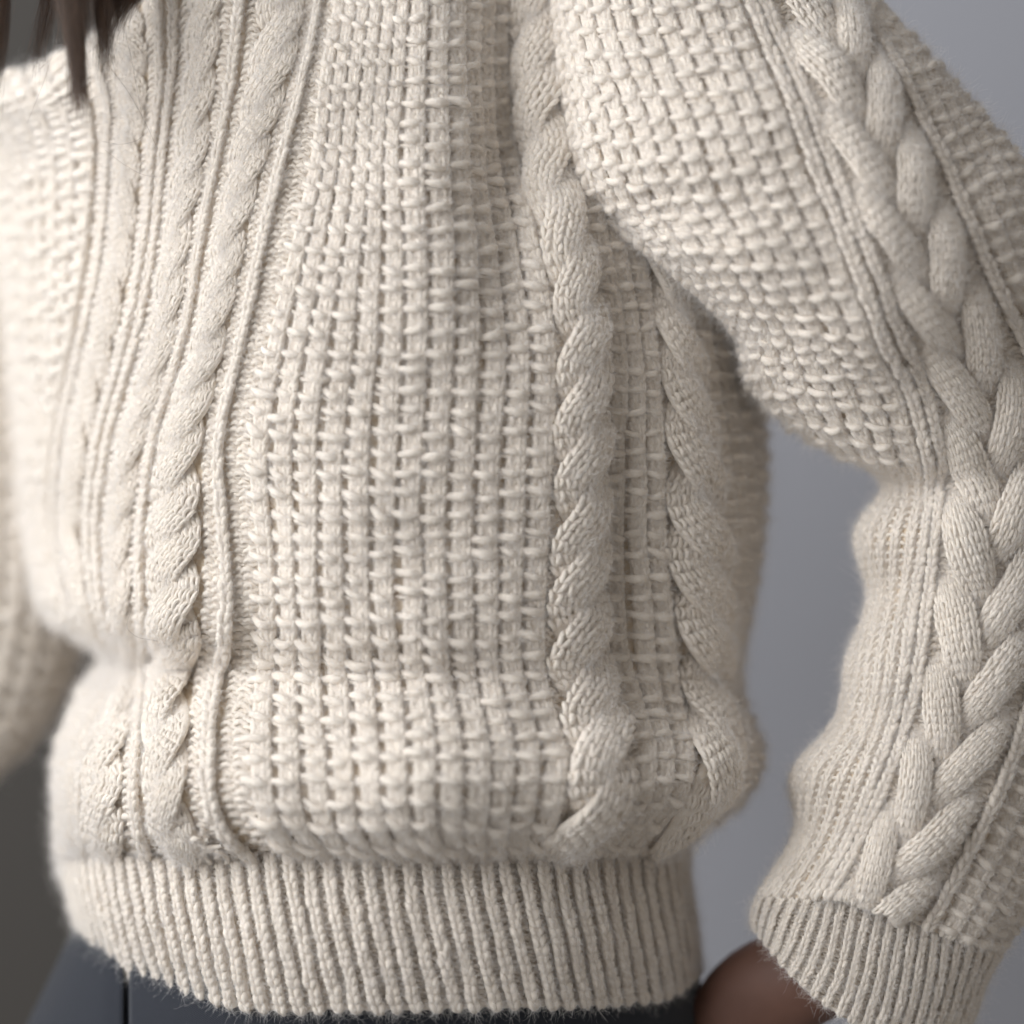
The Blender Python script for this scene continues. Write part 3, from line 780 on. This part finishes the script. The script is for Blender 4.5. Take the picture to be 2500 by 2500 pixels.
# ---- ribbed cuff
CA = np.array([
 [(1852, 2188), (1975, 2195), (2046, 2200), (2120, 2218), (2215, 2245), (2290, 2275), (2440, 2325)],
 [(1842, 2215), (1950, 2250), (2030, 2275), (2100, 2300), (2200, 2335), (2280, 2365), (2412, 2375)],
 [(1838, 2240), (1925, 2315), (2005, 2360), (2080, 2395), (2180, 2435), (2260, 2460), (2385, 2440)],
 [(1842, 2265), (1905, 2350), (1975, 2420), (2050, 2478), (2150, 2530), (2230, 2550), (2350, 2530)]], float)
cuf, CU, CVk = tube_patch(CA, np.array([.047, .046, .045, .044]), np.array([.075, .078, .082, .086]) + D0)
_, n0, _ = cuf.ev(np.array([CU[3]]), np.array([100.0]))
if n0[0, 1] > 0: cuf.flip()
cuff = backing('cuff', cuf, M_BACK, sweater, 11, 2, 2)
tag(cuff, 'ribbed cuff around the wrist')
ncuf = int(round(CU[-1] / 33))
rib_band(cuf, CU[0], CU[-1], ncuf, 2, cuf.V[-1] - 2, cuff, 17)

# ---- the other sleeve, behind the body
# (further back than the body's far turn)
FA = np.array([
 [(-260, 500), (-170, 500), (-60, 500), (40, 500), (120, 500)],
 [(-280, 900), (-190, 900), (-70, 900), (60, 900), (150, 900)],
 [(-290, 1250), (-200, 1270), (-60, 1300), (90, 1310), (185, 1300)],
 [(-320, 1420), (-230, 1480), (-80, 1540), (80, 1580), (190, 1570)],
 [(-420, 1560), (-330, 1650), (-170, 1760), (-10, 1810), (90, 1790)],
 [(-560, 1700), (-480, 1800), (-330, 1920), (-180, 1960), (-80, 1940)]], float)
far, FU, FVk = tube_patch(FA, np.array([.05, .055, .06, .058, .055, .05]), np.array([.36, .36, .36, .35, .34, .33]) + D0)
_, n0, _ = far.ev(np.array([FU[2]]), np.array([300.0]))
if n0[0, 1] > 0: far.flip()
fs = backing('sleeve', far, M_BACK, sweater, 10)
tag(fs, 'sleeve of the far arm, out of focus behind the body')
ribs(far, FU[0], FU[4] + 60, int(round((FU[4] + 60 - FU[0]) / 58)), 4, far.V[-1] - 4, fs, h=50)

# ================================================================ wool fuzz
def fuzz_object(name, P, Nn, T, mat, parent, lmin, lmax, rad, seed, npt=5, out=0.55, along=0.9, curl=0.5):
    r = np.random.default_rng(seed); n = len(P)
    Ls = lmin + (lmax - lmin) * r.random(n) ** 2.2
    d = Nn * out + T * (along * np.sign(r.normal(0, 1, (n, 1))) * (0.5 + r.random((n, 1)))) + r.normal(0, 0.42, (n, 3))
    d /= np.linalg.norm(d, axis=1, keepdims=True)
    bend = r.normal(0, curl, (n, 3)) - 0.35 * Nn
    t = np.linspace(0, 1, npt)[None, :, None]
    C = P[:, None] + (d[:, None] * t + bend[:, None] * t ** 2 * 0.6) * Ls[:, None, None]
    C[:, 1:] += r.normal(0, 0.05, (n, npt - 1, 3)) * Ls[:, None, None]
    hc = bpy.data.hair_curves.new(name)
    hc.add_curves([npt] * n)
    hc.attributes['position'].data.foreach_set('vector', C.astype(np.float32).ravel())
    ra = hc.attributes.get('radius') or hc.attributes.new('radius', 'FLOAT', 'POINT')
    rr = np.repeat((rad * (0.6 + 0.8 * r.random(n)))[:, None], npt, 1) * np.linspace(1, 0.45, npt)[None]
    ra.data.foreach_set('value', rr.astype(np.float32).ravel())
    hc.materials.append(mat)
    o = bpy.data.objects.new(name, hc); COL.objects.link(o)
    o.parent = parent; o.location = -np.array(parent.location)
    return o
FP = np.concatenate([f[0] for f in FUZZ]); FN = np.concatenate([f[1] for f in FUZZ]); FT = np.concatenate([f[2] for f in FUZZ])
print('fuzz roots', len(FP))
def pick(mask): return FP[mask], FN[mask], FT[mask]
q = rng.random(len(FP))
o_ = fuzz_object('yarn_fibres', *pick(q < 0.52), M_FUZZ, sweater, 0.0018, 0.0048, 8e-5, 3, npt=4, out=0.5, along=0.75, curl=0.65)
tag(o_, kind='stuff')
o_ = fuzz_object('wool_fuzz', *pick((q >= 0.52) & (q < 0.996)), M_FUZZ, sweater, 0.0025, 0.0125, 5e-5, 4, npt=5, out=0.8, along=0.7, curl=0.5)
tag(o_, kind='stuff')
o_ = fuzz_object('stray_fibres', *pick(q >= 0.996), M_FUZZ, sweater, 0.007, 0.019, 4.5e-5, 5, npt=7, out=0.75, along=0.8, curl=0.6)
tag(o_, kind='stuff')
if hasattr(scene, 'cycles_curves'): scene.cycles_curves.shape = 'RIBBONS'

# ================================================================ trousers
def cloth_mat():
    m, nt, p = nodes('slate_twill'); N = nt.nodes; L = nt.links
    tc = N.new('ShaderNodeTexCoord'); n = N.new('ShaderNodeTexNoise'); n.inputs['Scale'].default_value = 750; n.inputs['Detail'].default_value = 6
    L.new(tc.outputs['Object'], n.inputs['Vector'])
    wv = N.new('ShaderNodeTexWave'); wv.inputs['Scale'].default_value = 420; wv.inputs['Distortion'].default_value = 1.5; wv.bands_direction = 'DIAGONAL'
    L.new(tc.outputs['Object'], wv.inputs['Vector'])
    mx = N.new('ShaderNodeMix'); mx.data_type = 'RGBA'
    mx.inputs['A'].default_value = (0.007, 0.009, 0.015, 1); mx.inputs['B'].default_value = (0.019, 0.024, 0.038, 1)
    L.new(n.outputs['Fac'], mx.inputs['Factor']); L.new(mx.outputs['Result'], p.inputs['Base Color'])
    b = N.new('ShaderNodeBump'); b.inputs['Strength'].default_value = 0.7; b.inputs['Distance'].default_value = 0.0006
    L.new(wv.outputs['Fac'], b.inputs['Height']); L.new(b.outputs[0], p.inputs['Normal'])
    p.inputs['Roughness'].default_value = 0.85; p.inputs['Sheen Weight'].default_value = 0.15
    return m
M_TR = cloth_mat()
trousers = empty('trousers', (0.0, 0.14, 0.40)); tag(trousers, 'slate blue woven trousers below the sweater hem', 'trousers')
def hip_tube(name, a0, a1, grow, parent, n=120, a0x=None, a1x=None):
    vs = np.linspace(2180, 3600, 60); rows = []
    for v in vs:
        f = (v - 2180) / 320.0
        xl = 225 - 155 * f if f < 1.2 else 225 - 155 * 1.2 - 30 * (f - 1.2); xr = 1690 + 25 * min(f, 1.5)
        xc, hw = (xl + xr) / 2, (xr - xl) / 2
        sm_ = lambda x_: math.asin(max(-0.999, min(0.999, (x_ - xc) / hw)))
        a = np.linspace(a0 if a0 < -3 or a0 > 5 else sm_(a0x), a1 if a1x is None else sm_(a1x), n)
        pleat = -0.004 * np.exp(-((a - a[-1]) / 0.06) ** 2)
        x = xc + hw * np.sin(a); d = D0 + 0.030 + np.where((np.sin(a) < 0) & (np.cos(a) > 0), 0.165, 0.125) * (1 - np.cos(a)) + np.where((np.sin(a) < 0) & (np.cos(a) <= 0), 0.04, 0) - grow - pleat
        rows.append(unproject(x, np.full(n, v) , d))
    G = np.array(rows); nv = len(vs)
    i = np.arange(nv - 1)[:, None] * n + np.arange(n - 1)[None]
    F = np.stack([i, i + 1, i + n + 1, i + n], -1).reshape(-1, 4)
    o = mesh_obj(name, G.reshape(-1, 3), F, M_TR, parent)
    s = o.modifiers.new('thickness', 'SOLIDIFY'); s.thickness = 0.0022; s.offset = 0
    return o
hip_tube('front_piece', 0, 2.6, 0.0, trousers, 200, a0x=318)
hip_tube('side_piece', -3.4, 0, 0.0015, trousers, a1x=302)
hip_tube('pocket_facing', 0, 0, -0.008, trousers, 20, a0x=270, a1x=350)

# ================================================================ person: arm, wrist and hand (one body), hair
m, nt, p = nodes('skin'); N_ = nt.nodes; L_ = nt.links
tc = N_.new('ShaderNodeTexCoord'); nn = N_.new('ShaderNodeTexNoise'); nn.inputs['Scale'].default_value = 45; nn.inputs['Detail'].default_value = 6
L_.new(tc.outputs['Object'], nn.inputs['Vector'])
mx = N_.new('ShaderNodeMix'); mx.data_type = 'RGBA'; mx.inputs['A'].default_value = (0.11, 0.050, 0.034, 1); mx.inputs['B'].default_value = (0.18, 0.090, 0.064, 1)
L_.new(nn.outputs['Fac'], mx.inputs['Factor']); L_.new(mx.outputs['Result'], p.inputs['Base Color'])
p.inputs['Roughness'].default_value = 0.62; p.inputs['Subsurface Weight'].default_value = 0.1; p.inputs['Subsurface Radius'].default_value = (0.01, 0.004, 0.002)
nb = N_.new('ShaderNodeTexNoise'); nb.inputs['Scale'].default_value = 600; L_.new(tc.outputs['Object'], nb.inputs['Vector'])
bb = N_.new('ShaderNodeBump'); bb.inputs['Strength'].default_value = 0.25; bb.inputs['Distance'].default_value = 0.0005
L_.new(nb.outputs['Fac'], bb.inputs['Height']); L_.new(bb.outputs[0], p.inputs['Normal'])
M_SKIN = m
def U3(px, py, d): return unproject(px, py, d).tolist()
sk_v = []; sk_e = []; sk_r = []
def node(pt, r, parent=None):
    sk_v.append(pt); sk_r.append(r); i = len(sk_v) - 1
    if parent is not None: sk_e.append((parent, i))
    return i
pel = node(U3(930, 2380, D0 + .15), (.15, .085))
ab = node(U3(930, 1750, D0 + .15), (.13, .075), pel)
ch = node(U3(930, 900, D0 + .14), (.14, .075), ab)
top = node(U3(850, 330, D0 + .14), (.10, .06), ch)
sh = node(U3(1500, 60, D0 + .12), (.045, .045), top)
ua = node(U3(1950, 560, D0 + .06), (.045, .045), sh)
el = node(U3(2480, 1120, D0 + .11), (.040, .040), ua)
fa = node(U3(2320, 1750, D0 + .09), (.036, .036), el)
wr = node(U3(2100, 2350, D0 + .085), (.031, .026), fa)
w2 = node(U3(1970, 2372, D0 + .100), (.038, .032), wr)
pm = node(U3(1805, 2455, D0 + .130), (.042, .030), w2)
p2 = node(U3(1640, 2575, D0 + .160), (.045, .026), pm)
for k, (dx, dy, ln) in enumerate([(-90, -40, 0.9), (-60, 10, 1.0), (-20, 60, 0.95), (20, 110, 0.8)]):
    base = np.array([1690 + dx * 0.55, 2600 + dy * 0.9]); dirv = np.array([-0.80 + 0.09 * k, 0.60 + 0.1 * k])
    i = node(U3(*base, D0 + .155), (.0100, .0095), p2)
    for j, (l, dd) in enumerate([(110, .160), (190, .165), (250, .175)]):
        q = base + dirv * l * ln
        i = node(U3(*q, D0 + dd), (.0092 - .001 * j, .0088 - .001 * j), i)
th = node(U3(1760, 2640, D0 + .130), (.014, .013), p2)
t2 = node(U3(1740, 2740, D0 + .130), (.0115, .011), th)
t3 = node(U3(1700, 2820, D0 + .135), (.0098, .0095), t2)
me = bpy.data.meshes.new('person'); me.from_pydata(sk_v, sk_e, []); me.update()
person = bpy.data.objects.new('person', me); COL.objects.link(person)
me.materials.append(M_SKIN)
sm = person.modifiers.new('skin', 'SKIN'); sm.use_smooth_shade = True
for i, r in enumerate(sk_r): me.skin_vertices[0].data[i].radius = r
me.skin_vertices[0].data[pel].use_root = True
sb = person.modifiers.new('smooth', 'SUBSURF'); sb.levels = 2; sb.render_levels = 2
tag(person, 'person in a cream sweater, bare wrist and hand below the cuff, hand on hip', 'person')

# hair: locks falling over the far shoulder
def hair_mat():
    m, nt, p = nodes('brown_hair'); N = nt.nodes; L = nt.links
    hi = N.new('ShaderNodeHairInfo'); rp = N.new('ShaderNodeValToRGB')
    rp.color_ramp.elements[0].color = (0.024, 0.013, 0.008, 1); rp.color_ramp.elements[1].color = (0.19, 0.105, 0.062, 1)
    L.new(hi.outputs['Random'], rp.inputs['Fac']); L.new(rp.outputs['Color'], p.inputs['Base Color'])
    p.inputs['Roughness'].default_value = 0.38; p.inputs['Specular IOR Level'].default_value = 0.5
    return m
M_HAIR = hair_mat()
M_HCORE = fibre('brown_hair_core', (0.018, 0.011, 0.008), 0.5, 0.3)
def lock(path, rad, n, seed, spread=1.0, tip=0.25):
    """a lock of hair along photo-pixel points (px, py, depth): a tapered core and strands round it"""
    r = np.random.default_rng(seed); K = 9; n = n * 3
    c = cr(np.arange(len(path)), np.array([U3(*q) for q in path]), np.linspace(0, len(path) - 1, K))
    tt = np.linspace(0, 1, K); prof = np.interp(tt, [0, .6, .9, 1], [1, .9, .55, tip])
    b = Bag(); N = np.tile(np.array([0, -1.0, 0]), (K, 1))
    k2 = 24; c2 = cr(np.arange(K), c, np.linspace(0, (K - 1) * 0.72, k2)); pr2 = np.linspace(1, 0.15, k2)
    b.tubes(c2[None], (rad * 0.16 * pr2)[None], np.tile(np.array([0, -1.0, 0]), (k2, 1))[None], 10, 0.8, 0)
    core = b.build('hair_lock', M_HCORE, person)
    o = r.normal(0, 0.5, (n, 3)); o[:, 1] *= 0.7
    nr = np.linalg.norm(o, axis=1, keepdims=True); o = o / np.maximum(nr, 1e-6) * np.minimum(nr, 1.0) ** 0.7
    w = prof[None, :, None] * rad * spread
    C = c[None] + o[:, None] * w + r.normal(0, 0.0006, (n, K, 3))
    C = C + (r.normal(0, 0.0032, (n, 1, 3)) * (tt ** 2)[None, :, None])
    cut = 1 - 0.45 * r.random(n) ** 1.6
    fi = tt[None] * cut[:, None] * (K - 1); i0 = np.minimum(fi.astype(int), K - 2); fr = (fi - i0)[..., None]
    C = np.take_along_axis(C, i0[..., None], 1) * (1 - fr) + np.take_along_axis(C, i0[..., None] + 1, 1) * fr
    C[:, -1] += r.normal(0, 0.004, (n, 3)) * np.array([0.3, .3, 1.0])
    hc = bpy.data.hair_curves.new('hair_strands'); hc.add_curves([K] * n)
    hc.attributes['position'].data.foreach_set('vector', C.astype(np.float32).ravel())
    ra = hc.attributes.get('radius') or hc.attributes.new('radius', 'FLOAT', 'POINT')
    ra.data.foreach_set('value', (np.ones((n, K)) * 5.5e-5 * np.linspace(1.1, .5, K)).astype(np.float32).ravel())
    hc.materials.append(M_HAIR)
    h = bpy.data.objects.new('hair_strands', hc); COL.objects.link(h); h.parent = core; h.location = (0, 0, 0)
    h.matrix_parent_inverse.identity()
    return core
Dh = D0 + 0.0
lock([(165, -300, Dh + .02), (172, -120, Dh + .01), (180, 40, Dh), (190, 160, Dh - .002), (195, 268, Dh)], 0.0058, 420, 1, tip=0.75)
lock([(160, -320, Dh + .03), (165, -200, Dh + .02), (172, -90, Dh + .01), (182, 20, Dh + .005), (195, 125, Dh)], 0.0165, 360, 2, tip=0.85)
lock([(250, -300, Dh + .03), (250, -120, Dh + .02), (250, 0, Dh + .015), (255, 90, Dh + .01), (258, 165, Dh + .012)], 0.0062, 260, 3, tip=0.7)
lock([(330, -320, Dh + .045), (330, -150, Dh + .04), (315, -60, Dh + .035), (288, 10, Dh + .03), (265, 75, Dh + .025)], 0.0125, 460, 4, tip=0.5)
lock([(385, -340, Dh + .06), (378, -200, Dh + .05), (360, -110, Dh + .045), (330, -35, Dh + .04), (300, 15, Dh + .035)], 0.0115, 360, 5, tip=0.5)
lock([(-25, -300, Dh), (-18, -100, Dh), (-22, 60, Dh), (-34, 180, Dh), (-50, 300, Dh)], 0.0120, 420, 6, tip=0.6)
lock([(150, -200, Dh + .035), (135, -80, Dh + .03), (118, 20, Dh + .025), (100, 100, Dh + .02), (84, 170, Dh + .02)], 0.0070, 90, 7, tip=0.8)
# a few loose hairs
def loose(paths):
    K = 12; C = np.array([cr(np.arange(len(q)), np.array([U3(*z) for z in q]), np.linspace(0, len(q) - 1, K)) for q in paths]); n = len(paths)
    hc = bpy.data.hair_curves.new('loose_hairs'); hc.add_curves([K] * n)
    hc.attributes['position'].data.foreach_set('vector', C.astype(np.float32).ravel())
    ra = hc.attributes.get('radius') or hc.attributes.new('radius', 'FLOAT', 'POINT')
    ra.data.foreach_set('value', np.full(n * K, 7e-5, np.float32)); hc.materials.append(M_HAIR)
    h = bpy.data.objects.new('loose_hairs', hc); COL.objects.link(h); h.parent = person
    tag(h, kind='stuff')
Dl = D0 + 0.02
loose([[(155, -60, Dl), (145, 60, Dl), (110, 190, Dl), (66, 300, Dl)],
       [(265, 160, Dl), (310, 220, Dl), (350, 290, Dl), (384, 362, Dl)],
       [(250, 345, Dl), (290, 352, Dl), (330, 345, Dl), (350, 330, Dl)],
       [(255, 365, Dl), (300, 400, Dl), (345, 425, Dl), (385, 432, Dl)],
       [(300, 60, Dl), (320, 140, Dl), (335, 220, Dl), (350, 300, Dl)],
       [(45, -40, Dl), (30, 40, Dl), (5, 70, Dl), (-10, 90, Dl)], [(285, -30, Dl), (275, 40, Dl), (245, 100, Dl), (185, 155, Dl)], [(195, -30, Dl), (185, 60, Dl), (150, 120, Dl), (95, 170, Dl)],
       [(320, 1490, Dl), (310, 1530, Dl), (335, 1555, Dl), (385, 1565, Dl)]])
